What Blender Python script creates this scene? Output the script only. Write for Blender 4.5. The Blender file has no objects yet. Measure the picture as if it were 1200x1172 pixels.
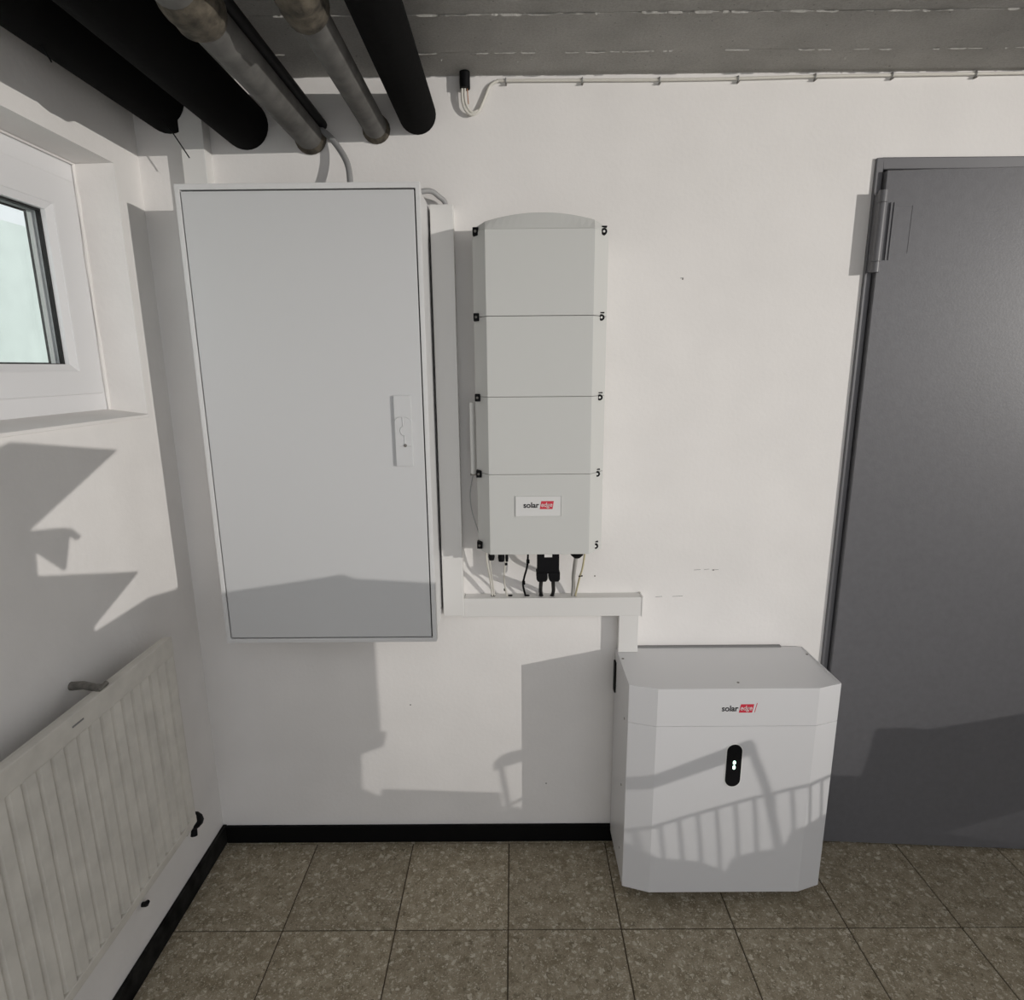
import bpy, bmesh, math, random
from mathutils import Vector, Matrix
random.seed(7)
scn = bpy.context.scene
COL = scn.collection

# ------------------------------------------------------------------ camera
FPX, PITCH, YAW, ROLL = 711.89, 0.215591, 0.003628, -0.008595
CAM = Vector((0.92347, -1.64695, 1.45744))
def cam_axes():
    r = Vector((math.cos(YAW), math.sin(YAW), 0)); f = Vector((-math.sin(YAW), math.cos(YAW), 0)); u = Vector((0, 0, 1))
    f2 = f*math.cos(PITCH) - u*math.sin(PITCH); u2 = u*math.cos(PITCH) + f*math.sin(PITCH)
    return r*math.cos(ROLL) + u2*math.sin(ROLL), u2*math.cos(ROLL) - r*math.sin(ROLL), f2
AR, AU, AF = cam_axes()
cd = bpy.data.cameras.new('camera'); cam = bpy.data.objects.new('camera', cd); COL.objects.link(cam)
cd.sensor_fit = 'HORIZONTAL'; cd.sensor_width = 36.0; cd.lens = 36.0*FPX/1200.0; cd.clip_start = 0.02
M = Matrix((AR, AU, -AF)).transposed().to_4x4(); M.translation = CAM
cam.matrix_world = M
scn.camera = cam
# a photo pixel gives a direction; the distance comes from the surface it lies on
def _ray(x, y): return AR*((x-600)/FPX) - AU*((y-586)/FPX) + AF
def W(x, y, d=0.0):            # on a plane parallel to the back wall, d in front of it
    r = _ray(x, y); t = (-d - CAM.y)/r.y; return CAM + r*t
def L(x, y, d=0.0):            # on a plane parallel to the left wall
    r = _ray(x, y); t = (d - CAM.x)/r.x; return CAM + r*t
def F(x, y, z=0.0):            # on a horizontal plane
    r = _ray(x, y); t = (z - CAM.z)/r.z; return CAM + r*t

# ------------------------------------------------------------------ world, lamp, exposure
world = bpy.data.worlds.new('overcast_sky'); scn.world = world; world.use_nodes = True
bg = world.node_tree.nodes['Background']
bg.inputs['Color'].default_value = (0.95, 0.965, 1.0, 1); bg.inputs['Strength'].default_value = 1.1
LAMP = Vector((8.03, -5.69, 2.07))
sd = bpy.data.lights.new('floodlight_beam_offscreen', 'SPOT'); sd.energy = 1850; sd.color = (1.0, 0.955, 0.90)
sd.shadow_soft_size = 0.008; sd.spot_size = math.radians(38); sd.spot_blend = 1.0
lamp = bpy.data.objects.new('floodlight_beam_offscreen', sd); COL.objects.link(lamp)
lamp.location = LAMP
AIM = Vector((.95, 0, 2.25))
lamp.rotation_euler = (AIM - LAMP).to_track_quat('-Z', 'Y').to_euler()
scn.view_settings.view_transform = 'Standard'; scn.view_settings.look = 'None'
scn.view_settings.gamma = 1.0; scn.view_settings.use_curve_mapping = False
scn.view_settings.exposure = -0.12

# ------------------------------------------------------------------ materials
def new_mat(name):
    m = bpy.data.materials.new(name); m.use_nodes = True
    return m, m.node_tree.nodes, m.node_tree.links, m.node_tree.nodes['Principled BSDF']
def mat(name, col, rough=0.5, metal=0.0, noise=0.0, nscale=30.0, bump=0.0, bscale=200.0, spec=0.5, emit=None, estr=0.0):
    m, N, K, P = new_mat(name)
    P.inputs['Base Color'].default_value = (*col, 1); P.inputs['Roughness'].default_value = rough
    P.inputs['Metallic'].default_value = metal; P.inputs['Specular IOR Level'].default_value = spec
    if noise or bump: tc = N.new('ShaderNodeTexCoord')
    if noise:
        n = N.new('ShaderNodeTexNoise'); n.inputs['Scale'].default_value = nscale; n.inputs['Detail'].default_value = 5
        K.new(tc.outputs['Object'], n.inputs['Vector'])
        r = N.new('ShaderNodeValToRGB'); r.color_ramp.elements[0].position = .3; r.color_ramp.elements[1].position = .7
        r.color_ramp.elements[0].color = (*[c*(1-noise) for c in col], 1)
        r.color_ramp.elements[1].color = (*[min(1, c*(1+noise)) for c in col], 1)
        K.new(n.outputs['Fac'], r.inputs['Fac']); K.new(r.outputs['Color'], P.inputs['Base Color'])
    if bump:
        b = N.new('ShaderNodeTexNoise'); b.inputs['Scale'].default_value = bscale; b.inputs['Detail'].default_value = 4
        K.new(tc.outputs['Object'], b.inputs['Vector'])
        bp = N.new('ShaderNodeBump'); bp.inputs['Strength'].default_value = bump; bp.inputs['Distance'].default_value = 0.004
        K.new(b.outputs['Fac'], bp.inputs['Height']); K.new(bp.outputs['Normal'], P.inputs['Normal'])
    if emit:
        P.inputs['Emission Color'].default_value = (*emit, 1); P.inputs['Emission Strength'].default_value = estr
    return m
MT = {}
MT['wall'] = mat('white_wall_paint', (.83, .81, .79), .85, noise=.03, nscale=5, bump=.12, bscale=90)
MT['wall_l'] = mat('chalky_wall_paint', (.83, .81, .79), .88, noise=.04, nscale=6, bump=.18, bscale=70)
MT['outside'] = mat('pale_outdoor_render', (.86, .91, .86), .9, noise=.06, nscale=5)
MT['base'] = mat('black_baseboard_tile', (.004, .004, .004), .8, spec=.1)
MT['base_worn'] = mat('worn_black_baseboard', (.012, .012, .011), .8, noise=.9, nscale=25, spec=.15)
MT['cab'] = mat('light_grey_powder_coat', (.62, .625, .63), .32, spec=.4)
MT['cab_frame'] = mat('white_powder_coat', (.70, .70, .70), .4)
MT['gap'] = mat('black_rubber', (.012, .012, .012), .7)
MT['inv'] = mat('warm_grey_aluminium_paint', (.60, .605, .585), .5)
MT['inv_side'] = mat('inverter_body_paint', (.70, .70, .69), .5)
MT['bat'] = mat('battery_white_paint', (.70, .70, .71), .38)
MT['duct'] = mat('white_pvc_trunking', (.76, .75, .73), .45)
MT['black'] = mat('black_plastic', (.006, .006, .007), .55, spec=.12)
MT['ink'] = mat('black_ink', (.01, .01, .012), .6)
MT['red'] = mat('red_print', (.62, .03, .06), .55)
MT['white'] = mat('white_plastic', (.80, .80, .78), .4)
MT['cable_w'] = mat('off_white_cable', (.68, .66, .60), .5)
MT['cable_m'] = mat('mid_grey_cable', (.42, .41, .39), .5)
MT['cable_y'] = mat('yellowed_cable', (.55, .50, .32), .5)
MT['cable_g'] = mat('grey_cable', (.33, .33, .33), .5)
MT['copper'] = mat('bare_copper_wire', (.55, .28, .16), .4, metal=.6)
MT['pipe_b'] = mat('black_foam_insulation', (.006, .006, .006), .95, bump=.2, bscale=60, spec=.08)
MT['pipe_g'] = mat('grey_painted_pipe', (.12, .117, .11), .8, noise=.25, nscale=25, bump=.1)
MT['wrap'] = mat('dirty_felt_wrap', (.085, .073, .055), .95, noise=.75, nscale=40, bump=.8, bscale=120)
MT['door'] = mat('grey_steel_paint', (.135, .135, .145), .42, noise=.05, nscale=60, bump=.06, bscale=160)
MT['frame'] = mat('grey_frame_paint', (.15, .15, .16), .4)
MT['rad'] = mat('old_radiator_enamel', (.66, .635, .58), .5, noise=.10, nscale=18)
MT['upvc'] = mat('white_window_plastic', (.78, .78, .79), .3)
MT['steel'] = mat('dull_steel', (.22, .21, .19), .55, metal=.6, noise=.3, nscale=80)
MT['caster'] = mat('shadow_sheet_brown', (.35, .25, .15), .9, noise=.06, nscale=10)
MT['led'] = mat('green_white_led', (.7, 1, .85), .4, emit=(.6, 1, .8), estr=3.0)
MT['grout'] = mat('dark_grout', (.085, .066, .044), .95, noise=.2, nscale=40)
MT['pvc_mark'] = mat('engraved_line', (.22, .22, .22), .6)

def glass():
    m, N, K, P = new_mat('window_glass')
    N.remove(P); out = N['Material Output']
    t = N.new('ShaderNodeBsdfTransparent'); t.inputs['Color'].default_value = (.985, 1, .995, 1)
    g = N.new('ShaderNodeBsdfGlossy'); g.inputs['Roughness'].default_value = .03
    lw = N.new('ShaderNodeLayerWeight'); lw.inputs['Blend'].default_value = .5
    pw = N.new('ShaderNodeMath'); pw.operation = 'POWER'; pw.inputs[1].default_value = 4
    fr = N.new('ShaderNodeMath'); fr.operation = 'MULTIPLY_ADD'; fr.inputs[1].default_value = .4; fr.inputs[2].default_value = .03
    K.new(lw.outputs['Facing'], pw.inputs[0]); K.new(pw.outputs[0], fr.inputs[0])
    mx = N.new('ShaderNodeMixShader'); K.new(fr.outputs[0], mx.inputs[0]); K.new(t.outputs[0], mx.inputs[1]); K.new(g.outputs[0], mx.inputs[2])
    K.new(mx.outputs[0], out.inputs['Surface']); return m
MT['glass'] = glass()

def terrazzo():
    m, N, K, P = new_mat('terrazzo_tile')
    tc = N.new('ShaderNodeTexCoord'); oi = N.new('ShaderNodeObjectInfo')
    add = N.new('ShaderNodeVectorMath'); add.operation = 'ADD'
    mul = N.new('ShaderNodeVectorMath'); mul.operation = 'SCALE'; mul.inputs['Scale'].default_value = 17.0
    comb = N.new('ShaderNodeCombineXYZ'); K.new(oi.outputs['Random'], comb.inputs[0]); K.new(oi.outputs['Random'], comb.inputs[1])
    K.new(comb.outputs[0], mul.inputs[0]); K.new(tc.outputs['Object'], add.inputs[0]); K.new(mul.outputs[0], add.inputs[1])
    dn = N.new('ShaderNodeTexNoise'); dn.inputs['Scale'].default_value = 60; K.new(add.outputs[0], dn.inputs['Vector'])
    dm = N.new('ShaderNodeMixRGB'); dm.blend_type = 'LINEAR_LIGHT'; dm.inputs['Fac'].default_value = .012
    K.new(add.outputs[0], dm.inputs['Color1']); K.new(dn.outputs['Color'], dm.inputs['Color2'])
    def chips(scale, lo, hi):
        v = N.new('ShaderNodeTexVoronoi'); v.inputs['Scale'].default_value = scale; v.inputs['Randomness'].default_value = 1
        K.new(dm.outputs[0], v.inputs['Vector'])
        r = N.new('ShaderNodeValToRGB'); r.color_ramp.elements[0].position = lo; r.color_ramp.elements[1].position = hi
        r.color_ramp.elements[0].color = (1, 1, 1, 1); r.color_ramp.elements[1].color = (0, 0, 0, 1)
        K.new(v.outputs['Distance'], r.inputs['Fac']); return v, r
    base = N.new('ShaderNodeValToRGB'); bn = N.new('ShaderNodeTexNoise'); bn.inputs['Scale'].default_value = 28; bn.inputs['Detail'].default_value = 7
    K.new(add.outputs[0], bn.inputs['Vector']); K.new(bn.outputs['Fac'], base.inputs['Fac'])
    base.color_ramp.elements[0].position = .35; base.color_ramp.elements[1].position = .68
    base.color_ramp.elements[0].color = (.235, .195, .13, 1); base.color_ramp.elements[1].color = (.40, .345, .255, 1)
    last = base.outputs['Color']
    for sc, lo, hi in ((60, .30, .42), (140, .28, .42), (300, .25, .42)):
        v, r = chips(sc, lo, hi)
        cc = N.new('ShaderNodeValToRGB'); K.new(v.outputs['Color'], cc.inputs['Fac'])
        e = cc.color_ramp.elements; e[0].position = .2; e[0].color = (.15, .125, .08, 1); e[1].position = .8; e[1].color = (.70, .65, .54, 1)
        e2 = e.new(.5); e2.color = (.35, .30, .215, 1)
        mx = N.new('ShaderNodeMixRGB'); f = N.new('ShaderNodeMath'); f.operation = 'MULTIPLY'; f.inputs[1].default_value = .7
        K.new(r.outputs['Color'], f.inputs[0]); K.new(f.outputs[0], mx.inputs['Fac'])
        K.new(last, mx.inputs['Color1']); K.new(cc.outputs['Color'], mx.inputs['Color2']); last = mx.outputs[0]
    hs = N.new('ShaderNodeHueSaturation'); K.new(last, hs.inputs['Color'])
    mr = N.new('ShaderNodeMapRange'); mr.inputs['To Min'].default_value = .88; mr.inputs['To Max'].default_value = 1.1
    K.new(oi.outputs['Random'], mr.inputs['Value']); K.new(mr.outputs[0], hs.inputs['Value'])
    K.new(hs.outputs['Color'], P.inputs['Base Color']); P.inputs['Roughness'].default_value = .55; P.inputs['Specular IOR Level'].default_value = .35
    return m
MT['tile'] = terrazzo()

def concrete():
    m, N, K, P = new_mat('formwork_concrete')
    tc = N.new('ShaderNodeTexCoord'); oi = N.new('ShaderNodeObjectInfo')
    n = N.new('ShaderNodeTexNoise'); n.inputs['Scale'].default_value = 9; n.inputs['Detail'].default_value = 8
    K.new(tc.outputs['Object'], n.inputs['Vector'])
    r = N.new('ShaderNodeValToRGB'); r.color_ramp.elements[0].position = .3; r.color_ramp.elements[1].position = .72
    r.color_ramp.elements[0].color = (.64, .625, .59, 1); r.color_ramp.elements[1].color = (.78, .76, .72, 1)
    K.new(n.outputs['Fac'], r.inputs['Fac'])
    v = N.new('ShaderNodeTexVoronoi'); v.inputs['Scale'].default_value = 42; K.new(tc.outputs['Object'], v.inputs['Vector'])
    vr = N.new('ShaderNodeValToRGB'); vr.color_ramp.elements[0].position = .05; vr.color_ramp.elements[1].position = .10
    vr.color_ramp.elements[0].color = (.35, .35, .35, 1); vr.color_ramp.elements[1].color = (1, 1, 1, 1)
    K.new(v.outputs['Distance'], vr.inputs['Fac'])
    mx = N.new('ShaderNodeMixRGB'); mx.blend_type = 'MULTIPLY'; mx.inputs['Fac'].default_value = .6
    K.new(r.outputs['Color'], mx.inputs['Color1']); K.new(vr.outputs['Color'], mx.inputs['Color2'])
    fn = N.new('ShaderNodeTexNoise'); fn.inputs['Scale'].default_value = 190; fn.inputs['Detail'].default_value = 6; fn.inputs['Roughness'].default_value = .75
    K.new(tc.outputs['Object'], fn.inputs['Vector'])
    fr = N.new('ShaderNodeValToRGB'); fr.color_ramp.elements[0].position = .34; fr.color_ramp.elements[1].position = .60
    fr.color_ramp.elements[0].color = (.74, .73, .71, 1); fr.color_ramp.elements[1].color = (1, 1, 1, 1)
    K.new(fn.outputs['Fac'], fr.inputs['Fac'])
    m2 = N.new('ShaderNodeMixRGB'); m2.blend_type = 'MULTIPLY'; m2.inputs['Fac'].default_value = .7
    K.new(mx.outputs[0], m2.inputs['Color1']); K.new(fr.outputs['Color'], m2.inputs['Color2'])
    K.new(m2.outputs[0], P.inputs['Base Color']); P.inputs['Roughness'].default_value = .9
    mp = N.new('ShaderNodeMapping'); mp.inputs['Scale'].default_value = (1.6, 3.0, 1); K.new(tc.outputs['Object'], mp.inputs['Vector'])
    b = N.new('ShaderNodeTexNoise'); b.inputs['Scale'].default_value = 95; b.inputs['Detail'].default_value = 9; b.inputs['Roughness'].default_value = .8
    K.new(mp.outputs[0], b.inputs['Vector'])
    bp = N.new('ShaderNodeBump'); bp.inputs['Strength'].default_value = 1.0; bp.inputs['Distance'].default_value = .010
    K.new(b.outputs['Fac'], bp.inputs['Height']); K.new(bp.outputs['Normal'], P.inputs['Normal'])
    return m
MT['concrete'] = concrete()
MT['yard'] = mat('yard_concrete', (.45, .44, .41), .9, noise=.1, nscale=8)

# ------------------------------------------------------------------ helpers
class MB:
    def __init__(s): s.v = []; s.f = []; s.sm = []
    def add(s, vs, fs, smooth=False):
        o = len(s.v); s.v += [tuple(q) for q in vs]
        for f in fs: s.f.append(tuple(i+o for i in f)); s.sm.append(smooth)
        return s
    def box(s, x0, x1, y0, y1, z0, z1):
        vs = [(x, y, z) for z in (z0, z1) for y in (y0, y1) for x in (x0, x1)]
        return s.add(vs, [(0, 2, 3, 1), (4, 5, 7, 6), (0, 1, 5, 4), (2, 6, 7, 3), (0, 4, 6, 2), (1, 3, 7, 5)])
    def prism(s, poly, a0, a1, axis='z'):
        n = len(poly)
        def P(q, a): return {'z': (q[0], q[1], a), 'y': (q[0], a, q[1]), 'x': (a, q[0], q[1])}[axis]
        vs = [P(q, a0) for q in poly] + [P(q, a1) for q in poly]
        fs = [tuple(range(n))[::-1], tuple(range(n, 2*n))] + [(i, (i+1) % n, n+(i+1) % n, n+i) for i in range(n)]
        return s.add(vs, fs)
    def tube(s, pts, r, seg=12, caps=True):
        pts = [Vector(q) for q in pts]; n = len(pts)
        rs = r if isinstance(r, (list, tuple)) else [r]*n
        vs = []; up = None
        for i, q in enumerate(pts):
            t = (pts[min(i+1, n-1)] - pts[max(i-1, 0)]).normalized()
            if up is None:
                up = Vector((0, 0, 1)) if abs(t.z) < .9 else Vector((1, 0, 0))
            a = t.cross(up).normalized(); b = a.cross(t).normalized(); up = b
            for k in range(seg):
                an = 2*math.pi*k/seg; vs.append(q + (a*math.cos(an) + b*math.sin(an))*rs[i])
        fs = [(i*seg+k, i*seg+(k+1) % seg, (i+1)*seg+(k+1) % seg, (i+1)*seg+k) for i in range(n-1) for k in range(seg)]
        s.add(vs, fs, True)
        if caps:
            s.add(vs[:seg], [tuple(range(seg))]); s.add(vs[-seg:], [tuple(range(seg))])
        return s
    def build(s, name, m, parent=None, bevel=0.0, seg=2):
        me = bpy.data.meshes.new(name); me.from_pydata(s.v, [], s.f)
        bm = bmesh.new(); bm.from_mesh(me)
        for f, k in zip(bm.faces, s.sm): f.smooth = k
        if bevel:
            bmesh.ops.remove_doubles(bm, verts=bm.verts, dist=1e-6)
            es = [e for e in bm.edges if len(e.link_faces) == 2 and e.calc_face_angle(0) > .35]
            bmesh.ops.bevel(bm, geom=es, offset=bevel, segments=seg, profile=.6, affect='EDGES', clamp_overlap=True)
        bmesh.ops.recalc_face_normals(bm, faces=bm.faces); bm.to_mesh(me); bm.free()
        me.materials.append(MT[m] if isinstance(m, str) else m)
        o = bpy.data.objects.new(name, me); COL.objects.link(o)
        if parent is not None:
            o.parent = parent; o.matrix_parent_inverse = Matrix.Translation(-parent.location)
        return o
def tag(o, label=None, cat=None, group=None, kind=None):
    if label: o['label'] = label
    if cat: o['category'] = cat
    if group: o['group'] = group
    if kind: o['kind'] = kind
    return o
def empty(name, loc, label=None, cat=None, group=None, kind=None):
    o = bpy.data.objects.new(name, None); COL.objects.link(o); o.location = loc; o.empty_display_size = .05
    return tag(o, label, cat, group, kind)
def box(name, m, parent, x0, x1, y0, y1, z0, z1, bevel=0.0): return MB().box(x0, x1, y0, y1, z0, z1).build(name, m, parent, bevel)
def spline(pts, n=8):
    P = [Vector(q) for q in pts]; out = []
    for i in range(len(P)-1):
        a = P[max(i-1, 0)]; b = P[i]; c = P[i+1]; d = P[min(i+2, len(P)-1)]
        for k in range(n):
            t = k/n; out.append(.5*((2*b) + (c-a)*t + (2*a-5*b+4*c-d)*t*t + (3*b-a-3*c+d)*t**3))
    out.append(P[-1]); return out
def ring(mb, x0, x1, z0, z1, X0, X1, Z0, Z1, ya, yb, axis='y'):   # frame: inner rect, outer rect
    i = [(x0, z0), (x1, z0), (x1, z1), (x0, z1)]; o = [(X0, Z0), (X1, Z0), (X1, Z1), (X0, Z1)]
    def P(q, a): return (q[0], a, q[1]) if axis == 'y' else (a, q[0], q[1])
    vs = [P(q, ya) for q in i] + [P(q, ya) for q in o] + [P(q, yb) for q in i] + [P(q, yb) for q in o]
    fs = []
    for k in range(4):
        n = (k+1) % 4
        fs += [(k, n, 4+n, 4+k), (8+k, 12+k, 12+n, 8+n), (k, 8+k, 8+n, n), (4+k, 4+n, 12+n, 12+k)]
    return mb.add(vs, fs)
def text_mesh(name, body, m, parent, x0, x1, z0, z1, y, shear=0.0, bold=0.0):
    cu = bpy.data.curves.new('t', 'FONT'); cu.body = body; cu.offset = bold; cu.extrude = 0.0; cu.shear = shear
    ob = bpy.data.objects.new('t', cu); COL.objects.link(ob)
    me = bpy.data.meshes.new_from_object(ob.evaluated_get(bpy.context.evaluated_depsgraph_get()))
    bpy.data.objects.remove(ob); bpy.data.curves.remove(cu)
    xs = [v.co.x for v in me.vertices]; ys = [v.co.y for v in me.vertices]
    ax, bx, ay, by = min(xs), max(xs), min(ys), max(ys)
    for v in me.vertices:
        v.co = Vector((x0 + (v.co.x-ax)/(bx-ax)*(x1-x0), y, z0 + (v.co.y-ay)/(by-ay)*(z1-z0)))
    me.name = name; me.materials.clear(); me.materials.append(MT[m])
    bm = bmesh.new(); bm.from_mesh(me)
    r = bmesh.ops.extrude_face_region(bm, geom=bm.faces[:])
    for g in r['geom']:
        if isinstance(g, bmesh.types.BMVert): g.co.y += .0003
    bmesh.ops.recalc_face_normals(bm, faces=bm.faces); bm.to_mesh(me); bm.free()
    o = bpy.data.objects.new(name, me); COL.objects.link(o)
    o.parent = parent; o.matrix_parent_inverse = Matrix.Translation(-parent.matrix_world.translation if parent.parent is None else Vector((0, 0, 0)))
    if parent.parent is not None: o.matrix_parent_inverse = Matrix.Identity(4)
    return o

H = 2.143          # ceiling height
XR, YR = 8.6, -6.3 # the floor beyond the frame
YC = -1.85          # slab cut short here so sky light comes in from behind

# ------------------------------------------------------------------ structure: floor with tiles
floor = MB().box(-.3, XR, YR, .0, -.12, -.0035).build('floor', 'grout'); tag(floor, kind='structure')
T = .30; TX0 = .5988 - 2*T; TY = -.316
tile_me = {}
for i in range(0, 12):
    for j in range(0, 5):
        x0 = TX0 + i*T; x1 = x0 + T; y1 = TY + T - j*T; y0 = y1 - T
        g = .0017
        xa = max(x0+g, .002); xb = x1-g
        key = (round(xb-xa, 3), round(y1-y0, 3))
        if key not in tile_me:
            o = MB().box(-(xb-xa)/2, (xb-xa)/2, -(T-2*g)/2, (T-2*g)/2, -.012, 0).build('tile', 'tile', None, .0012, 1)
            tile_me[key] = o.data
        else:
            o = bpy.data.objects.new('tile', tile_me[key]); COL.objects.link(o)
        o.parent = floor
        o.location = ((xa+xb)/2, (y0+y1)/2, random.uniform(-.0006, .0002))
# the strip along the back wall and the plain rest of the floor
box('floor_screed', 'tile', floor, .0, 3.6, TY+T+.001, .0, -.012, -.0005)
box('floor_screed', 'yard', floor, .0, 3.6, YR, TY-4*T-.001, -.012, -.0003)
box('floor_screed', 'yard', floor, 3.602, XR, YR, 0, -.012, -.0003)

# ------------------------------------------------------------------ structure: ceiling with formwork board imprints
ceil = MB().box(-.3, XR, YC, .3, H+.004, H+.2).build('ceiling', 'concrete'); tag(ceil, kind='structure')
edges = [.0, -.113, -.263, -.405, -.55, -.70, -.85]
def wavy(x, a, s): return a*(math.sin(x*7.1+s)+.6*math.sin(x*17.3+2*s)+.4*math.sin(x*41+s*3))
for k in range(len(edges)-1):
    ya, yb = edges[k], edges[k+1]; mb = MB(); n = 90; x0, x1 = 0.0, 4.2
    dz = [.0, .0012, .0, .001, .0, .001][k]
    vs = []
    for i in range(n+1):
        x = x0 + (x1-x0)*i/n
        vs += [(x, ya - .0012 + wavy(x, .0006, k) if k else ya, H - dz + wavy(x, .0004, k+3)), (x, yb + .0012 + wavy(x, .0006, k+1), H - dz + wavy(x, .0004, k+5)),
               (x, ya, H+.01), (x, yb, H+.01)]
    fs = []
    for i in range(n):
        a = 4*i; b = a+4
        fs += [(a, b, b+1, a+1), (a, a+2, b+2, b), (a+1, b+1, b+3, a+3), (a+2, a+3, b+3, b+2)]
    fs += [(0, 1, 3, 2), (4*n, 4*n+2, 4*n+3, 4*n+1)]
    mb.add(vs, fs).build('board_imprint', 'concrete', ceil)
    if k:   # broken burr of laitance that oozed between two boards
        mr = MB(); x = 0.02
        while x < 4.1:
            ln = random.uniform(.005, .055); h = random.uniform(.0002, .0024); w = random.uniform(.0006, .0018)
            xs = [x + ln*q/6 for q in range(7)]
            yy = [ya + wavy(q, .0008, k) + random.uniform(-.0006, .0006) for q in xs]
            hh = [0] + [h*random.uniform(.4, 1) for _ in range(5)] + [0]
            v2 = []
            for q, yv, hv in zip(xs, yy, hh): v2 += [(q, yv-w, H+.003), (q, yv, H-.003-hv), (q, yv+w, H+.003)]
            f2 = []
            for i in range(6):
                a = 3*i; f2 += [(a, a+3, a+4, a+1), (a+1, a+4, a+5, a+2), (a, a+2, a+5, a+3)]
            mr.add(v2, f2); x += ln + (random.uniform(.0, .02) if random.random() < .6 else random.uniform(.02, .12))
        mr.build('formwork_burr', 'concrete', ceil)
# small lumps and nibs on the concrete
mb = MB()
for _ in range(110):
    x, y = random.uniform(.6, 2.3), random.uniform(-.32, -.01); r = random.uniform(.001, .003)
    vs = [(x+r*math.cos(a)*random.uniform(.6, 1.6), y+r*math.sin(a)*random.uniform(.6, 1.2), H+.001) for a in [q*math.pi/3 for q in range(6)]] + [(x, y, H-.003-r*.7)]
    mb.add(vs, [(i, (i+1) % 6, 6) for i in range(6)] + [(5, 4, 3, 2, 1, 0)])
o = mb.build('concrete_nib', 'concrete', ceil); o['kind'] = 'stuff'

# ------------------------------------------------------------------ structure: walls
DX0, DX1, DZ = 1.838, 2.74, 1.932     # doorway
wb = MB().box(-.3, DX0, 0, .3, -.12, H+.02).box(DX0, DX1, 0, .3, DZ, H+.02).box(DX1, XR, 0, .3, -.12, H+.02).box(DX0, DX1, .28, .3, -.12, DZ)
wb = wb.build('wall_back', 'wall'); tag(wb, kind='structure')
# left wall with a recessed window opening (y, z)
WY0, WY1, WZ0, WZ1 = -.92, -.104, 1.347, 1.928
mb = MB(); ring(mb, WY0, WY1, WZ0, WZ1, YR, 0.02, -.12, H+.02, 0.0, -.175, axis='x')
wl = mb.build('wall_left', 'wall_l'); tag(wl, kind='structure')
wr = MB().box(XR, XR+.3, YR, .3, -.12, H+.02).build('wall_right', 'wall'); tag(wr, kind='structure')
# plaster fillet running round the window recess, slightly lumpy
mb = MB(); mb.tube([(-.094, WY1-.001+random.uniform(-.001, .001), z) for z in [WZ0+.014+(WZ1-WZ0-.014)*q/14 for q in range(15)]], [random.uniform(.003, .0055) for _ in range(15)], 8)
mb.tube([(-.094, y, WZ1-.001) for y in (WY0, WY1)], .004, 8)
mb.build('plaster_joint', 'wall_l', wl)
# small plug holes in the back wall
for x, y in ((697, 675), (800, 327), (836, 668), (506, 748), (481, 826), (640, 918)):
    q = W(x, y); MB().tube([(q.x, .001, q.z), (q.x, -.0006, q.z)], .0022, 8).build('plug_hole', 'steel', wb)

for x0, x1, y in ((813, 821, 668), (825, 831, 667.5), (834, 842, 668), (768, 776, 699.5), (788, 800, 699), (797, 801, 326)):
    a, b = W(x0, y), W(x1, y-.6); MB().tube([(a.x, -.0002, a.z), (b.x, -.0002, b.z)], .0006, 5).build('pencil_mark', 'pvc_mark', wb)

bb = MB().box(.012, DX0-.02, -.012, 0, 0, .057).build('baseboard_back', 'base', None, .0015, 1); tag(bb, kind='structure')
bl = MB().box(0, .012, YR, 0, 0, .060).build('baseboard_left', 'base_worn', None, .0015, 1); tag(bl, kind='structure')

# ------------------------------------------------------------------ structure: window
win = empty('window_1', (-.10, (WY0+WY1)/2, WZ0), kind='structure')
fx0, fx1 = -.165, -.098
mb = MB(); ring(mb, WY0+.045, WY1-.028, WZ0+.06, WZ1-.055, WY0, WY1, WZ0, WZ1, fx0, fx1, axis='x'); mb.build('window_frame', 'upvc', win, .003)
sy0, sy1, sz0, sz1 = WY0+.035, WY1-.022, WZ0+.056, WZ1-.045
gy0, gy1, gz0, gz1 = sy0+.085, -.218, 1.472, 1.803
mb = MB(); ring(mb, gy0-.014, gy1+.014, gz0-.014, gz1+.014, sy0, sy1, sz0, sz1, -.150, -.086, axis='x'); sash = mb.build('sash', 'upvc', win, .004)
# glazing bead, sloping towards the glass
mb = MB()
i = [(gy0, gz0), (gy1, gz0), (gy1, gz1), (gy0, gz1)]; o_ = [(gy0-.016, gz0-.016), (gy1+.016, gz0-.016), (gy1+.016, gz1+.016), (gy0-.016, gz1+.016)]
vs = [(-.096, *q) for q in i] + [(-.0875, *q) for q in o_] + [(-.112, *q) for q in i] + [(-.112, *q) for q in o_]
fs = []
for k in range(4):
    n = (k+1) % 4; fs += [(k, n, 4+n, 4+k), (8+k, 12+k, 12+n, 8+n), (k, 8+k, 8+n, n), (4+k, 4+n, 12+n, 12+k)]
bead = mb.add(vs, fs).build('glazing_bead', 'upvc', win)
mb = MB(); ring(mb, gy0+.003, gy1-.003, gz0+.002, gz1-.004, gy0-.002, gy1+.002, gz0-.002, gz1+.002, -.116, -.106, axis='x'); mb.build('gasket', 'gap', win)
mb = MB(); ring(mb, gy0+.006, gy1-.006, gz0+.004, gz1-.006, gy0+.002, gy1-.002, gz0, gz1-.002, -.139, -.136, axis='x'); mb.build('gasket', 'gap', win)
mb = MB(); ring(mb, gy0+.002, gy1-.002, gz0, gz1-.002, gy0-.016, gy1+.016, gz0-.016, gz1+.016, -.140, -.134, axis='x'); mb.build('spacer', 'upvc', win)
box('window_pane', 'glass', win, -.119, -.115, gy0, gy1, gz0, gz1)
box('window_pane', 'glass', win, -.135, -.131, gy0, gy1, gz0, gz1)
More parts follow.
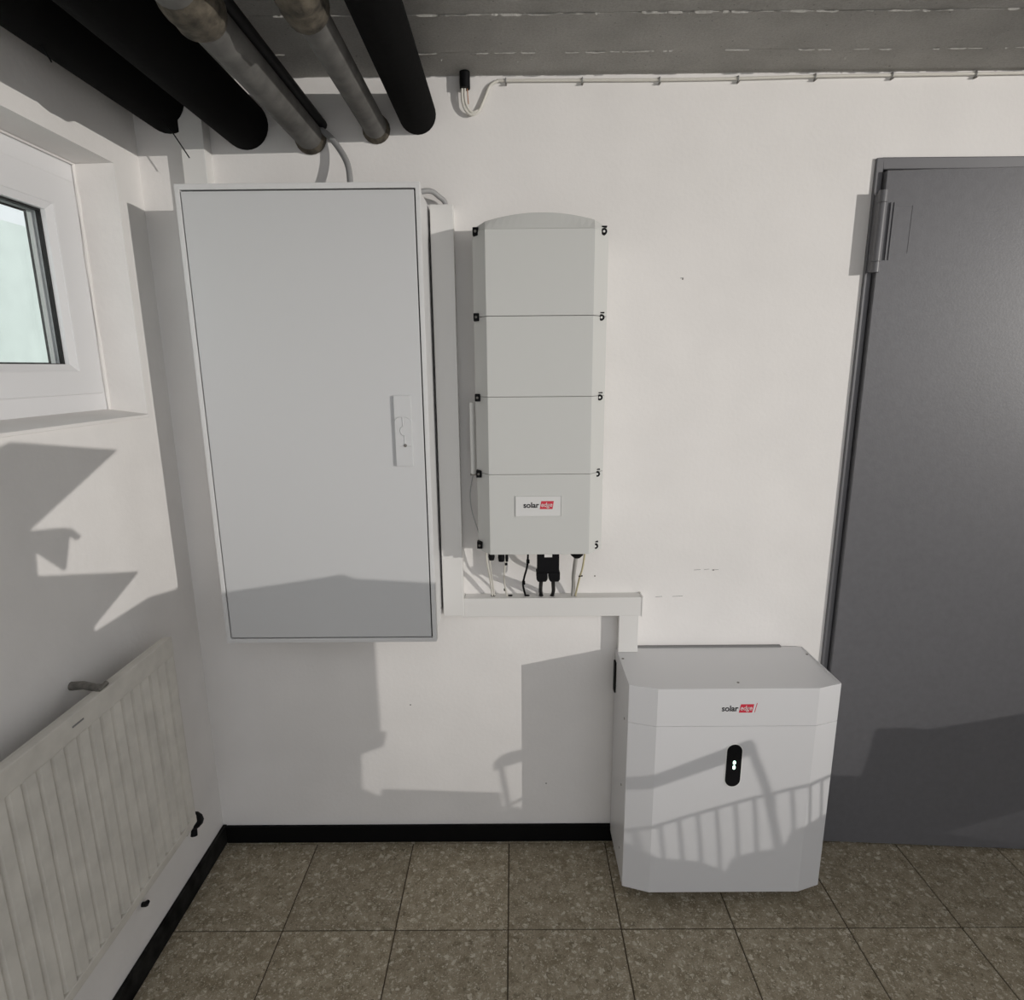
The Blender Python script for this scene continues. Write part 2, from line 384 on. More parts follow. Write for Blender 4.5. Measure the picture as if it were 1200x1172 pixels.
# sill board
sill = MB().prism([(-.099, WZ0+.016), (.004, WZ0+.002), (.004, WZ0-.006), (-.099, WZ0-.006)], WY0, WY1, 'y')
# prism 'y' takes (x, z)
tag(sill.build('trim_1', 'wall_l', None, .002), kind='structure')
# outside: light well with pale render
tag(MB().box(-2.7, -2.5, -3.2, 5.5, .3, 2.45).build('wall_outside', 'outside'), kind='structure')
tag(MB().box(-2.7, -.175, -3.2, 5.5, .7, .8).build('ground_outside', 'outside'), kind='structure')

# ------------------------------------------------------------------ structure: steel door
door = empty('door_1', (DX0, 0, 0), kind='structure')
mb = MB()
def frame_piece(x0, x1, z0, z1): mb.box(x0, x1, -.008, .02, z0, z1)
frame_piece(DX0-.016, DX0+.001, 0, DZ+.02); frame_piece(DX0+.001, DX1+.016, DZ-.006, DZ+.02); frame_piece(DX1-.006, DX1+.016, 0, DZ-.006)
mb.build('door_frame', 'frame', door, .0015, 1)
ang = -math.radians(3.6); hx, hy = DX0+.003, -.010
leaf = MB().box(.0015, .895, -.012, .05, .006, DZ-.012).build('door_leaf', 'door', door, .002, 1)
leaf.matrix_parent_inverse = Matrix.Identity(4); leaf.location = (hx-DX0, hy, 0); leaf.rotation_euler = (0, 0, ang)
# lift-off hinge
for z0, z1 in ((1.845, 1.872), (1.708, 1.844), (1.682, 1.707)):
    MB().tube([(DX0-.004, -.030, z0), (DX0-.004, -.030, z1)], .0105, 20).build('hinge_knuckle', 'frame', door)
mb = MB().box(DX0-.012, DX0+.010, -.024, -.004, 1.684, 1.868); mb.build('hinge_bracket', 'frame', door, .001, 1)
hp = MB().box(.018, .022, -.0165, -.010, 1.712, 1.846).box(.027, .030, -.0145, -.010, 1.712, 1.846).build('hinge_strap', 'frame', leaf)
mb = MB(); ring(mb, .0325, .072, 1.728, 1.838, .0310, .0735, 1.7265, 1.8395, -.0128, -.011, axis='y'); hq = mb.build('hinge_plate', 'frame', leaf)
for o in (hp, hq): o.matrix_parent_inverse = Matrix.Identity(4)

# ------------------------------------------------------------------ meter cabinet
CX0, CX1, CZ0, CZ1, CD = .182, .722, .769, 1.856, .2
cab = empty('meter_cabinet', ((CX0+CX1)/2, 0, CZ0), 'tall white sheet-metal meter cabinet with a closed flush door on the wall', 'cabinet')
box('body', 'cab_frame', cab, CX0+.006, CX1-.006, -.182, 0, CZ0+.005, CZ1-.005, .002)
mb = MB(); ring(mb, CX0+.0105, CX1-.0105, CZ0+.0115, CZ1-.0125, CX0, CX1, CZ0, CZ1, -CD, -.178, axis='y'); mb.build('front_frame', 'cab_frame', cab, .0015)
box('door_gasket', 'gap', cab, CX0+.008, CX1-.008, -.190, -.183, CZ0+.008, CZ1-.008)
cdoor = box('door', 'cab', cab, CX0+.0135, CX1-.0135, -CD+.0005, -.189, CZ0+.0145, CZ1-.0155, .0015)
hd = box('handle', 'cab', cdoor, .642, .683, -CD-.007, -CD+.0005, 1.227, 1.394, .0012)
# latch lever outline on the handle: arch, two slits and a key ring
lv = []
yy = -CD-.0073
arc = [(.6625+.019*math.cos(a), yy, 1.333+.012*math.sin(a)) for a in [math.pi*q/12 for q in range(13)]]
MB().tube(arc, .0013, 6).tube([(.6615, yy, 1.344), (.6620, yy, 1.324)], .0013, 6).tube([(.6645, yy, 1.300), (.6650, yy, 1.281)], .0013, 6)\
    .tube([(.6635+.008*math.cos(a), yy, 1.312+.011*math.sin(a)) for a in [math.pi*.45+math.pi*1.15*q/10 for q in range(11)]], .0013, 6)\
    .tube([(.655, yy, 1.276), (.681, yy, 1.275)], .0011, 6).build('latch_lever', 'cab', cdoor)
MB().tube([(.6655, yy+.001, 1.277), (.6655, yy-.0012, 1.277)], .004, 14).build('keyhole', 'steel', cdoor)
MB().tube([(CX1-.006, -.05, .80), (CX1-.0045, -.05, .80)], .003, 10).build('screw', 'steel', cab)

# ------------------------------------------------------------------ cable trunking
def trunk(name_label, x0, x1, z0, z1, d, lines, cat='cable duct'):
    t = empty('cable_duct', ((x0+x1)/2, 0, z0), name_label, cat)
    box('base', 'duct', t, x0+.0015, x1-.0015, -d+.010, 0, z0+.001, z1-.001)
    box('lid', 'duct', t, x0, x1, -d, -d+.016, z0, z1, .0015)
    return t
trunk('white vertical cable duct squeezed between the meter cabinet and the inverter', .7225, .7795, .7725, 1.847, .045, 0)
t = trunk('white horizontal cable duct that the inverter cables drop into', .781, 1.281, .7685, .8235, .042, 0)
box('end_cap', 'duct', t, 1.279, 1.2835, -.0435, 0, .767, .825, .001)
box('end_cap', 'duct', t, .7775, .781, -.0435, 0, .767, .825, .001)
for x in (578, 598, 618, 634, 647, 672):
    q = F(x, 697, .8238); MB().tube([(q.x, -.020, .823), (q.x, -.020, .8243)], .0065, 12).build('cable_hole', 'black', t)
a, b = W(725, 740, .038), W(748, 740, .038)
trunk('short white cable duct dropping behind the battery box', a.x, b.x, .6555, .7685, .038, 0)
a, b = W(214, 190, .04), W(241, 190, .04)
trunk('short white cable duct rising from the cabinet to the ceiling', a.x-.001, b.x, CZ1-.006, H, .04, 0)

# ------------------------------------------------------------------ inverter
IF = .165
inv = empty('solar_inverter', (.99, 0, .99), 'tall grey wall-mounted solar inverter with four stacked cover panels and a nameplate', 'inverter')
XL, XRr, XfL, XfR = .829, 1.151, .8615, 1.1125
YS = -.115
zs = [W(633, y, IF).z for y in (650, 556, 465, 370, 268)]
box('heat_sink_body', 'inv_side', inv, XL+.006, XRr-.006, -.118, -.012, zs[0]+.004, 1.764, .003)
box('wall_bracket', 'inv_side', inv, XL+.03, XRr-.03, -.014, 0, zs[0]+.08, 1.70)
plan = [(XL, -.03), (XL, YS), (XfL, -IF), (XfR, -IF), (XRr, YS), (XRr, -.03)]
for k in range(3):
    MB().prism(plan, zs[k]+.0004, zs[k+1]-.0004, 'z').build('cover_panel', 'inv', inv, .0012)
# topmost panel with an arched top that leans back
mb = MB(); n = 16
cols = [(XL, -.03), (XL, YS)] + [(XfL+(XfR-XfL)*q/n, -IF) for q in range(n+1)] + [(XRr, YS), (XRr, -.03)]
def arch(x): return 1.7735 + .0285*(1-((x-.990)/.161)**2)
vs = []
for (x, y) in cols:
    yb = y if y > YS-.001 else y+.014
    gi = .0022 if y < YS-.001 else 0.0      # real groove below the arched top
    vs += [(x, y, zs[3]+.0008), (x, y, zs[4]-.0008), (x, y+gi, zs[4]-.0006), (x, y+gi, zs[4]+.0006), (x, y, zs[4]+.0008), (x, yb, arch(x)), (x, -.03, arch(x)-.004)]
m_ = len(cols); fs = []
for i in range(m_-1):
    a = 7*i; b = a+7
    fs += [(a+k, b+k, b+k+1, a+k+1) for k in range(6)]
fs += [tuple(7*i for i in range(m_))[::-1]]
fs += [tuple([0] + [7*(m_-1)] + [7*i+6 for i in range(m_-1, -1, -1)])]
mb.add(vs, fs).build('cover_panel', 'inv', inv)
# latches down both edges
for side, pts in ((0, ((557.5, 272), (558.5, 372), (560, 466), (561.5, 555), (562.5, 638))), (1, ((707, 272), (704, 372), (702, 465), (699, 554), (697, 638)))):
    for x, y in pts:
        q = W(x, y, .128); s = -1 if side == 0 else 1
        if side == 0:
            lt = MB().box(q.x-.007, q.x+.0065, q.y-.010, q.y+.012, q.z-.009, q.z+.009).build('latch', 'black', inv, .001, 1)
            MB().tube([(q.x-.001, q.y-.009, q.z), (q.x-.001, q.y-.0115, q.z)], .003, 10).build('screw', 'steel', lt)
        else:
            lt = MB().tube([(q.x, q.y+.012, q.z-.001), (q.x, q.y-.013, q.z-.001)], .0075, 12).build('latch', 'black', inv)
            MB().tube([(q.x, q.y-.012, q.z-.001), (q.x, q.y-.0145, q.z-.001)], .0026, 10).build('screw', 'white', lt)
            MB().box(q.x-.005, q.x+.007, q.y-.012, q.y+.008, q.z+.009, q.z+.0115).build('hook', 'black', lt)
# nameplate
p0, p1 = W(604, 581.5, IF), W(658, 605, IF)
mb = MB(); ring(mb, p0.x+.0012, p1.x-.0012, p1.z+.0012, p0.z-.0012, p0.x, p1.x, p1.z, p0.z, -IF-.0026, -IF+.001)
np_ = box('nameplate', 'inv_side', inv, p0.x+.001, p1.x-.001, -IF-.0015, -IF+.001, p1.z+.001, p0.z-.001, .0004)
mb.build('plate_rim', 'inv', np_).matrix_parent_inverse = Matrix.Identity(4)
def logo(parent, top, d, x0, x1, zc, h):
    """black 'solar', then a slanted red block with 'edge' in white"""
    w = x1-x0; y = -d
    def fix(o): o.matrix_parent_inverse = top
    xs = x0+w*.53
    o = text_mesh('lettering', 'solar', 'ink', parent, x0, xs-.001, zc-h*.42, zc+h*.45, y-.0006, bold=.02); fix(o); o['label'] = 'black word solar'
    sl = h*.22
    o = MB().prism([(xs+.0005, zc-h*.62), (x1-sl*.9, zc-h*.62), (x1, zc+h*.62), (xs+.0005+sl, zc+h*.62)], y-.0004, y+.0004, 'y').build('logo_block', 'red', parent); fix(o); o['label'] = 'slanted red logo block'
    o = text_mesh('lettering', 'edge', 'white', parent, xs+.0022+sl*.4, x1-sl*.9-.0005, zc-h*.50, zc+h*.42, y-.0008, shear=.15, bold=.008); fix(o); o['label'] = 'white word edge on red'
a, b = W(613.5, 592, IF), W(649, 592, IF)
tagm = Matrix.Translation(-Vector(inv.location))
logo(np_, Matrix.Identity(4), IF+.0015, a.x, b.x, a.z, .0165)
# antenna holder and wire on the left flank
q0, q1 = W(552.5, 472, .06), W(552.5, 556, .06)
MB().tube([(q0.x, -.05, q1.z), (q0.x, -.05, q0.z)], .0062, 12).build('antenna', 'white', inv)
MB().box(q0.x-.008, q0.x+.014, -.054, -.046, q1.z-.004, q1.z+.001).build('antenna_bracket', 'steel', inv)
MB().tube(spline([(q0.x, -.05, q1.z), W(551, 578, .055), W(553, 598, .055), W(559, 618, .06), W(562, 628, .07)], 6), .0014, 8).build('antenna_wire', 'cable_g', inv)
MB().tube([W(705, 562, .05), W(705, 568, .05)], .004, 10).build('antenna_stub', 'white', inv)
box('antenna', 'white', inv, 1.152, 1.158, -.06, -.045, zs[1]-.02, zs[2]+.04, .001)
# glands under the inverter
ZB = zs[0]
for x, r, h in ((576, .0085, .021), (587.5, .009, .025), (594, .004, .026)):
    q = W(x, 652, .14); MB().tube([(q.x, -.14, ZB+.004), (q.x, -.14, ZB-h*.6), (q.x, -.14, ZB-h)], [r*.8, r, r*.8], 12).build('cable_gland', 'black', inv)
q = W(676, 652, .14); MB().tube([(q.x, -.14, ZB+.004), (q.x, -.14, ZB-.009), (q.x, -.14, ZB-.017)], [.016, .0165, .008], 16).build('cable_gland', 'black', inv)

def cable(label, pts, r, m, name='cable', cat='cable', n=6, group=None):
    return tag(MB().tube(spline(pts, n), r, 10).build(name, m), label, cat, group)
def drop(x, y, d): return W(x, y, d)
ZD = .820
def duct_pt(x): q = F(x, 697, ZD); return Vector((q.x, -.020, ZD))
cable('white cable leaving the inverter at its far left corner', [Vector((W(569.5, 650, .09).x, -.09, ZB+.004)), W(571, 660, .085), W(574, 676, .06), duct_pt(577.5)], .0028, 'cable_w')
cable('thin white cable beside the pair of black glands', [Vector((W(573, 650, .09).x, -.095, ZB+.004)), W(574.5, 662, .085), W(577, 680, .05), duct_pt(580)], .0018, 'cable_w')
cb = cable('white cable with black ferrules dropping right of the black glands', [Vector((W(594, 650, .1).x, -.10, ZB-.010)), W(591, 670, .08), W(591, 682, .05), duct_pt(594.5)], .0024, 'cable_w')
for q, r in ((W(593.2, 661, .093), .0038), (W(591.8, 691, .030), .0036)):
    MB().tube([q+Vector((0, 0, .003)), q-Vector((0, 0, .003))], r, 10).build('ferrule', 'black', cb)
cb = cable('single black cable hanging between the glands and the double plug', [Vector((W(619, 650, .1).x, -.10, ZB+.004)), W(618, 662, .09), W(614.5, 676, .06), W(613, 686, .04), duct_pt(616)], .0028, 'black')
for q in (W(618.7, 658, .094), W(613.6, 683, .046)):
    MB().tube([q+Vector((0, 0, .005)), q-Vector((0, 0, .005))], .0046, 10).build('ferrule', 'black', cb)
cb = cable('grey cable under the wide black gland', [Vector((W(675.5, 652, .14).x, -.14, ZB-.012)), W(673.5, 664, .12), W(672, 676, .06), W(672, 686, .035), duct_pt(670.5)], .0055, 'cable_m')
cb = cable('yellowed cable slanting from the inverter right corner into the duct', [Vector((W(686.5, 650, .09).x, -.09, ZB+.004)), W(683, 664, .085), W(679, 678, .06), duct_pt(673.5)], .0026, 'cable_y')
q = W(680, 675, .066); MB().tube([q+Vector((-.005, -.003, 0)), q+Vector((.006, -.003, .0015))], .002, 8).build('cable_tie', 'black', cb)
# double plug
plug = empty('double_plug', (W(642, 652, .13).x, -.125, ZB-.09), 'chunky black double plug hanging under the inverter with two cables', 'plug')
xa, xb = W(629, 660, .13).x, W(655.5, 660, .13).x; z1 = ZB; zmid = W(642, 671, .13).z
box('plug_block', 'black', plug, xa+.001, xb-.001, -.140, -.112, zmid, z1, .002)
box('plug_label', 'white', plug, (xa+xb)/2-.010, (xa+xb)/2+.010, -.1408, -.139, ZB-.015, ZB-.007)
for s, xp in ((0, 634), (1, 649)):
    x0 = xa if s == 0 else (xa+xb)/2+.003; x1 = (xa+xb)/2-.003 if s == 0 else xb
    zt = zmid+.004; ze = W(642, 680, .13).z
    MB().prism([(x0+.003, ze), (x1-.003, ze), (x1+.001, ze+.006), (x1+.001, zt), (x0-.001, zt), (x0-.001, ze+.006)], -.143, -.109, 'y').build('plug_barrel', 'black', plug, .001, 1)
    MB().tube(spline([Vector(((x0+x1)/2, -.125, ze+.002)), Vector(((x0+x1)/2-.001, -.105, ze-.016)), W(xp-.5, 692, .045), duct_pt(634 if s == 0 else 646.5)], 6), .0052, 10).build('plug_cable', 'black', plug)

# ------------------------------------------------------------------ battery
BX0, BX1, BZ0, BZ1, BF = 1.2155, 1.7575, .04, .655, .243
bat = empty('battery_box', ((BX0+BX1)/2, -.12, 0), 'squat white home battery box with chamfered front standing on the tiled floor', 'battery')
bp = [(BX0, -.008), (BX0, -.221), (BX0+.070, -BF), (BX1-.062, -BF), (BX1+.004, -.221), (BX1, -.008)]
MB().prism(bp, BZ0, .5482, 'z').build('front_cover', 'bat', bat, .0014)
MB().prism(bp, .5490, BZ1, 'z').build('top_cover', 'bat', bat, .0014)
MB().prism([(x*.985+.0223, y*.97) for x, y in bp], BZ0+.01, BZ1-.01, 'z').build('inner_case', 'bat', bat)
for x0, x1 in ((1.27, 1.33), (1.64, 1.70)):
    box('foot', 'black', bat, x0, x1, -.19, -.03, 0, BZ0+.004, .002)
a, b = W(747, 757, .004), W(914, 757, .004)
box('wall_bracket', 'pvc_mark', bat, a.x, b.x, -.012, 0, .60, BZ1+.0035)  # bracket; its dark top edge also draws the shaded gap behind the lid
for q in (F(730, 772, BZ1), F(945.5, 767, BZ1), F(865, 800, BZ1)):
    MB().tube([(q.x, q.y, BZ1-.002), (q.x, q.y, BZ1+.0008)], .0034, 10).build('screw', 'steel', bat)
for x, y in ((731.8, 842), (728, 919.5), (726, 993)):
    q = L(x, y, BX0); MB().tube([(BX0+.002, q.y, q.z), (BX0-.001, q.y, q.z)], .0034, 10).build('screw', 'steel', bat)
# raised lid lip along the right top edge
mb = MB().prism([(BX1-.0022, -.012), (BX1+.0018, -.219), (BX1+.0034, -.219), (BX1-.0006, -.012)], BZ1-.001, BZ1+.0016, 'z'); mb.build('lid_lip', 'bat', bat)
# status light capsule
c = W(859.5, 897, BF); ch = .0615; cr = .0195
def capsule(mb, cx, cz, hh, r, y0, y1, n=14):
    poly = [(cx+r*math.cos(math.pi*q/n), cz+hh-r+r*math.sin(math.pi*q/n)) for q in range(n+1)] + [(cx+r*math.cos(math.pi+math.pi*q/n), cz-hh+r+r*math.sin(math.pi+math.pi*q/n)) for q in range(n+1)]
    return mb.prism(poly, y0, y1, 'y')
capsule(MB(), c.x, c.z, ch+.003, cr+.003, -BF-.0008, -BF+.002).build('capsule_rim', 'white', bat)
sp = capsule(MB(), c.x, c.z, ch, cr, -BF-.002, -BF+.002).build('status_panel', 'black', bat)
for dz in (.0095, -.0045):
    o = capsule(MB(), c.x+.001, c.z+dz, .0055, .0035, -BF-.0028, -BF-.001).build('status_light', 'led', sp); o.matrix_parent_inverse = Matrix.Identity(4)
a, b = W(846, 830, BF), W(883.5, 830, BF)
logo(bat, Matrix.Translation(-Vector(bat.location)), BF, a.x, b.x, a.z-.001, .019)
q = W(886, 829, BF); 
MB().prism([(q.x-.0035, q.z-.014), (q.x-.002, q.z-.014), (q.x+.003, q.z+.012), (q.x+.0015, q.z+.012)], -BF-.0004, -BF+.0004, 'y').build('logo_slash', 'red', bat)
# black plug on the left flank, near the wall
q = L(716.5, 805, BX0-.004)
box('side_plug', 'black', bat, BX0-.005, BX0+.002, -.034, -.012, .525, .62, .002)

# ------------------------------------------------------------------ pipes under the ceiling
YP = -1.5
def pipe(label, px, py, r, m, tilt=(0, 0)):
    q = W(px, py)
    t = empty('ceiling_pipe', (q.x, 0, q.z-r), label, 'pipe')
    pts = [(q.x+tilt[0]*y, y, q.z+tilt[1]*y) for y in (.03, -.2, -.4, -.6, -.8, -1.0, -1.2, YP)]
    MB().tube(pts, r, 28).build('pipe_run', m, t)
    return t, q
pipe('thick black insulated pipe running along the left wall under the ceiling', 196, 124, .062, 'pipe_b')
p2, q2 = pipe('thick black insulated pipe between the wall-side one and the grey pipes', 287, 146, .057, 'pipe_b', (.0, -.004))
p3, q3 = pipe('grey pipe with a felt-wrapped joint next to the thick black pipes', 364, 161, .0335, 'pipe_g')
p4, q4 = pipe('slimmer grey pipe with a felt-wrapped joint beside the lone black pipe', 441, 151, .0285, 'pipe_g')
pipe('lone black insulated pipe entering the wall above the cabinet corner', 489, 134, .0455, 'pipe_b')
for t, q, r, y0 in ((p3, q3, .0335, F(256, 50, q3.z-.034).y), (p4, q4, .0285, F(374, 38, q4.z-.03).y)):
    ys = [y0-.012*k for k in range(10)]
    rr = [r+.001] + [r+random.uniform(.007, .011) for _ in range(6)] + [r+.006, r+.003, r+.001]
    MB().tube([(q.x+random.uniform(-.001, .001), y, q.z+random.uniform(-.001, .001)) for y in ys], rr, 24).build('felt_wrap', 'wrap', t)
    MB().tube([(q.x, .0, q.z-.001), (q.x, -.012, q.z), (q.x, -.02, q.z)], [r+.006, r+.004, r], 20).build('mortar_collar', 'wrap', t)
    MB().tube([(q.x, y0-.10, q.z), (q.x, y0-.2, q.z)], r+.004, 24).build('sleeve', 'pipe_g', t)
# black run added to draw the shaded gap beside the grey pipe
cable('black run drawn as the shaded gap along the felt-wrapped grey pipe next to the black ones', [(q3.x+.031, y, q3.z+.027) for y in (-1.4, -.9, -.5, -.2, .005)], .012, 'black')
# binding wires poking out of the insulation
a = W(204, 158, .09); b = W(222, 185, .09)
cable('stiff wire end poking down from black insulation at the wall corner', [a+Vector((-.02, 0, .03)), a, b], .0014, 'black', 'binding_wire', 'wire', 3)
a = L(44, 44, .09); b = L(60.5, 73, .09)
cable('stiff wire end poking from black insulation above the window', [a+Vector((0, -.01, .03)), a, b], .0014, 'black', 'binding_wire', 'wire', 3)

# conduits into the cabinet
cable('grey conduit curving from under the pipes into the cabinet top', [W(372, 150, .012), W(384, 158, .018), W(398, 175, .035), W(408, 195, .06), Vector((W(410, 205, .09).x, -.09, CZ1+.012)), Vector((W(411, 210, .10).x, -.10, CZ1-.0005))], .0075, 'cable_g', 'conduit', 'conduit')
cable('short grey conduit bridging the cabinet top and the vertical duct', [Vector((.700, -.07, CZ1-.001)), Vector((.702, -.068, CZ1+.012)), W(505, 224, .045), W(515, 231, .03), Vector((.757, -.022, 1.858)), Vector((.762, -.021, 1.838))], .0062, 'cable_g', 'conduit', 'conduit')

# ------------------------------------------------------------------ ceiling cable with clips
a = W(544.5, 86, .02); b = W(544.5, 104, .02)
tag(MB().tube([(a.x, -.02, H+.002), (a.x, -.02, b.z)], .0125, 16).build('conduit_end', 'black'), 'black conduit stub sticking out of the ceiling with loose wires', 'conduit')
cz = b.z
ca = cable('white cable looping from the black stub along the ceiling edge', [Vector((a.x-.006, -.02, cz+.01)), W(541.5, 115, .018), W(545, 128, .015), W(552, 134, .012), W(561, 130, .010), W(568, 115, .008), W(574, 101, .007), W(583, 95, .006), W(592, 94.5, .006)]
           + [W(x, y, .006) for x, y in ((682, 94), (772, 93.5), (865, 92), (955, 89.5), (1045, 88), (1143, 86.5), (1205, 85.5), (1300, 84))], .0034, 'cable_w', n=8)
cable('loose white wire inside the loop under the black stub', [Vector((a.x+.001, -.02, cz+.01)), W(544.5, 112, .02), W(547, 124, .018), W(553, 131.5, .014), W(560, 129, .011)], .0028, 'cable_w', 'wire', 'wire')
cable('bare copper wire hanging from the black stub', [Vector((a.x+.005, -.02, cz+.01)), W(548, 110, .02), W(548.5, 117, .02), W(549, 122, .02)], .0012, 'copper', 'wire', 'wire')
clip0 = None
for x, y in ((592.7, 94.5), (682.3, 94), (772.7, 93.5), (864.8, 92), (955, 89.5), (1045.3, 88), (1143.3, 86.5)):
    q = W(x, y, .006)
    if clip0 is None:
        c0 = Vector(q)
        clip0 = empty('cable_clip', c0, 'small grey cable clip nailed over the white ceiling cable', 'clip', 'clips along the ceiling cable')
        MB().tube([c0 + Vector((0, .006, -.0055)), c0 + Vector((0, -.003, -.005)), c0 + Vector((0, -.006, 0)), c0 + Vector((0, -.004, .004)), c0 + Vector((0, .006, .006))], .0015, 8).build('saddle', 'cable_g', clip0)
        MB().tube([c0 + Vector((.001, .006, -.0075)), c0 + Vector((.001, -.007, -.0085))], .0018, 8).build('nail', 'steel', clip0)
    else:
        r = clip0.copy(); COL.objects.link(r); r.location = q
        for ch in clip0.children:
            cc = ch.copy(); COL.objects.link(cc); cc.parent = r; cc.matrix_parent_inverse = ch.matrix_parent_inverse.copy()

# ------------------------------------------------------------------ radiator on the left wall
RX, RZ0, RZ1, RY1, RY0 = .085, .300, .822, -.272, -1.55
rad = empty('radiator', (.05, (RY0+RY1)/2, RZ0), 'old cream panel radiator with pressed vertical channels under the window', 'radiator')
# pressed front sheet: profile along y
pitch = .0335; mb = MB(); prof = []
y = RY1
prof.append((RX-.004, RY1)); prof.append((RX, RY1-.002)); yy_ = RY1-.008
while yy_ > RY0+.03:
    prof += [(RX, yy_), (RX-.0025, yy_-.019), (RX-.0075, yy_-.024), (RX-.0065, yy_-.029)]
    yy_ -= pitch
prof += [(RX, RY0+.01), (RX-.004, RY0)]
zt, zb = RZ1-.046, RZ0+.02
n = len(prof); vs = [(x, yv, zb) for x, yv in prof] + [(x, yv, zt) for x, yv in prof] + [(RX-.012, yv, zb) for x, yv in prof] + [(RX-.012, yv, zt) for x, yv in prof]
fs = []
for i in range(n-1):
    fs += [(i, i+1, n+i+1, n+i), (2*n+i, 3*n+i, 3*n+i+1, 2*n+i+1), (i, 2*n+i, 2*n+i+1, i+1), (n+i, n+i+1, 3*n+i+1, 3*n+i)]
fs += [(0, n, 3*n, 2*n), (n-1, 3*n-1, 4*n-1, 2*n-1)]
mb.add(vs, fs).build('front_sheet', 'rad', rad)
box('header_channel', 'rad', rad, RX-.016, RX+.001, RY0, RY1, zt-.002, RZ1, .003)
box('footer_channel', 'rad', rad, RX-.016, RX+.001, RY0, RY1, RZ0, zb+.002, .003)
box('rear_sheet', 'rad', rad, RX-.034, RX-.022, RY0+.01, RY1-.006, RZ0+.01, RZ1-.018, .002)
box('top_seam', 'rad', rad, RX-.026, RX-.012, RY0, RY1-.002, RZ1-.012, RZ1-.004, .001)
q = L(110, 795, .06)
hk = MB().tube([(.0003, q.y+.012, .818), (.004, q.y+.012, .818), (.030, q.y+.008, .822), (.062, q.y-.002, .822), (RX-.006, q.y-.004, .822)], [.009, .009, .0085, .008, .009], 10).build('wall_hook', 'steel', rad)
MB().tube([(RX-.008, q.y-.018, .824), (RX-.008, q.y+.010, .826)], .005, 10).build('hook_clip', 'steel', rad)
q = L(64, 820, RX); box('maker_plate', 'pvc_mark', rad, RX, RX+.0022, -.62, -.59, .798, .801)
# black drain plug at the lower corner
q = L(239, 948, .055)
MB().tube([(.055, RY1-.01, q.z+.004), (.055, RY1+.02, q.z+.004)], .008, 12).build('drain_stub', 'rad', rad)
pl = MB().tube([(.055, RY1+.018, q.z+.006), (.055, RY1+.028, q.z+.006), (.055, RY1+.046, q.z+.004), (.055, RY1+.052, q.z+.003)], [.012, .021, .022, .014], 10).build('drain_plug', 'black', rad)
MB().tube([(.055, RY1+.034, q.z-.006), (.056, RY1+.026, q.z-.032)], [.007, .009], 8).build('plug_lever', 'black', rad)
q = L(176, 1060, .02)
MB().tube([(.0003, q.y, q.z), (.004, q.y, q.z), (.012, q.y-.002, q.z+.004), (.018, q.y-.004, q.z+.012)], [.006, .006, .007, .005], 8).build('lower_hook', 'black', rad)

# ------------------------------------------------------------------ beyond the frame: floodlight and unseen shadow casters in its beam
aim = (AIM - LAMP).normalized()
fl = empty('floodlight', LAMP - aim*.05, 'white work floodlight shining across the cellar towards the meter cabinet', 'floodlight')
side = aim.cross(Vector((0, 0, 1))).normalized(); upv = side.cross(aim).normalized()
def obox(name, m, parent, c, hw, hh, a0, a1):
    vs = [c + side*sx*hw + upv*sz*hh + aim*av for av in (a0, a1) for sz in (-1, 1) for sx in (-1, 1)]
    return MB().add(vs, [(0, 2, 3, 1), (4, 5, 7, 6), (0, 1, 5, 4), (2, 6, 7, 3), (0, 4, 6, 2), (1, 3, 7, 5)]).build(name, m, parent, .003)
obox('housing', 'white', fl, LAMP, .055, .045, -.07, -.02)
MB().tube([LAMP - aim*.05 - side*.06, LAMP - aim*.05 + side*.06], .006, 10).build('yoke', 'steel', fl)
MB().tube([LAMP - aim*.055 - Vector((0, 0, .03)), (LAMP.x-aim.x*.055, LAMP.y-aim.y*.055, .02)], .012, 12).build('stand_pole', 'steel', fl)
for k in range(3):
    an = k*2*math.pi/3; bx, by = LAMP.x-aim.x*.055, LAMP.y-aim.y*.055
    MB().tube([(bx, by, .35), (bx+.3*math.cos(an), by+.3*math.sin(an), .006)], .009, 8).build('leg', 'steel', fl)

YQ = -2.4
def sheet(label, poly):  # added unseen sheet, outline cut to cast the traced shadows
    poly = [(x, z) for x, z in poly]
    return tag(MB().prism(poly, YQ-.006, YQ, 'y').build('shadow_sheet', 'caster'), label, 'shadow caster')
sheet('tallest added shadow-casting sheet with a jagged upper corner standing upright',
      [(2.5, 0), (3.684, 0), (3.684, .96), (3.645, .98), (3.648, 1.049), (3.657, 1.053), (3.688, 1.064), (3.694, 1.094), (3.684, 1.094), (3.684, 1.385), (3.649, 1.386), (3.53, 1.394),
       (3.513, 1.401), (3.498, 1.398), (3.336, 1.374), (3.324, 1.368), (3.216, 1.367), (3.032, 1.340), (3.029, 1.346), (3.194, 1.410), (2.910, 1.432), (2.914, 1.459),
       (2.921, 1.464), (2.982, 1.434), (3.007, 1.479), (3.029, 1.471), (3.036, 1.475), (3.016, 1.486), (2.994, 1.489), (2.910, 1.49), (3.183, 1.591), (2.908, 1.598), (2.878, 1.591), (2.5, 1.54)])
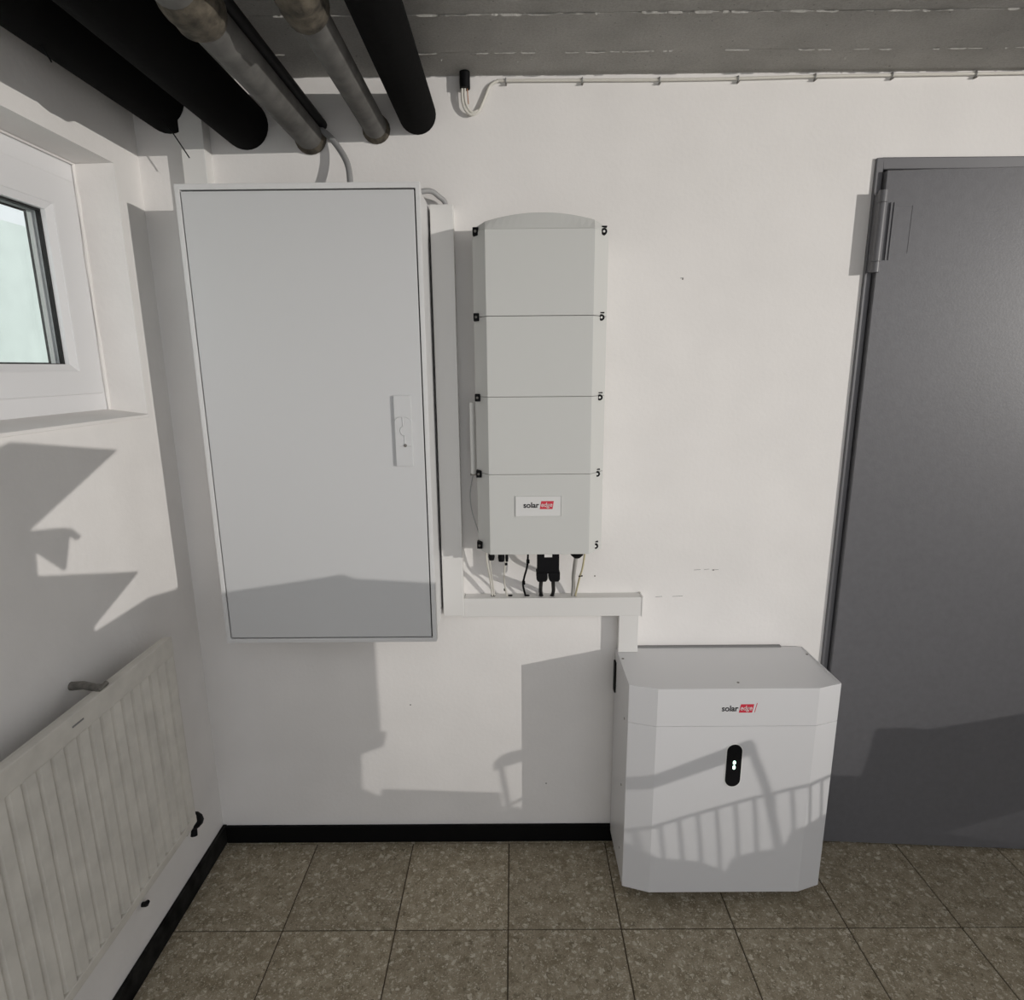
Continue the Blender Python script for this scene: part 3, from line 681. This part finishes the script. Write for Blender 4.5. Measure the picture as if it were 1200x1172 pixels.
sheet('low added shadow-casting sheet with the wire rack behind it',
      [(3.686, 0), (4.510, 0), (4.510, 1.007), (4.44, 1.007), (4.25, .985), (4.19, .965), (4.178, .93), (4.155, .927), (4.127, .923), (4.096, .911), (4.088, .883), (4.038, .904), (3.97, .911),
       (3.922, .941), (3.896, .929), (3.893, .970), (3.760, .976), (3.686, .979)])
sheet('notched added shadow-casting sheet standing beside the wire rack',
      [(4.512, 0), (4.828, 0), (4.828, .862), (4.816, .864), (4.648, .895), (4.828, .968), (4.828, 1.154), (4.798, 1.147), (4.685, 1.119), (4.599, 1.10), (4.569, 1.103), (4.524, 1.10), (4.512, 1.007)])
sheet('slanted-top added shadow-casting sheet farthest from the meter cabinet', [(4.830, 0), (5.7, 0), (5.7, 1.36), (4.830, 1.155)])
# unseen wire rack, shaped after its cast shadow: curved rim, upright wires, slanted bar and a bent rod
YW = YQ-.012
rack = empty('wire_rack', (4.1, YW, 0), 'unseen wire rack with a curved rim and upright wires behind a low shadow-casting sheet', 'rack')
rim = [(3.90, .935), (3.969, .972), (4.059, 1.004), (4.146, 1.031), (4.239, 1.054), (4.36, 1.075)]
rimp = spline([(x, YW, z) for x, z in rim], 8)
MB().tube(rimp, .0032, 8).build('rim', 'steel', rack)
def rim_z(x):
    for a, b in zip(rimp, rimp[1:]):
        if a.x <= x <= b.x: return a.z + (b.z-a.z)*(x-a.x)/(b.x-a.x)
    return 1.0
for k in range(14):
    x = 3.955 + .0295*k
    MB().tube([(x, YW, rim_z(x)), (x+.008, YW, rim_z(x)-.06), (x+.016, YW, rim_z(x)-.14), (x+.02, YW, .45), (x+.02, YW, .0)], .0026, 6).build('upright_wire', 'steel', rack)
MB().prism([(3.90, 1.020), (3.962, 1.042), (4.125, 1.106), (4.128, 1.118), (4.117, 1.131), (3.961, 1.065), (3.93, 1.057), (3.914, 1.050), (3.902, 1.037)], YW-.004, YW+.002, 'y').build('slanted_bar', 'steel', rack)
MB().tube([(4.122, YW, 1.112), (4.150, YW, 1.045), (4.180, YW, .93), (4.19, YW, 0)], .0048, 8).build('bent_rod', 'steel', rack)
MB().tube([(3.908, YW, 1.034), (3.922, YW, .94), (3.924, YW, 0)], .0036, 8).build('bent_rod', 'steel', rack)
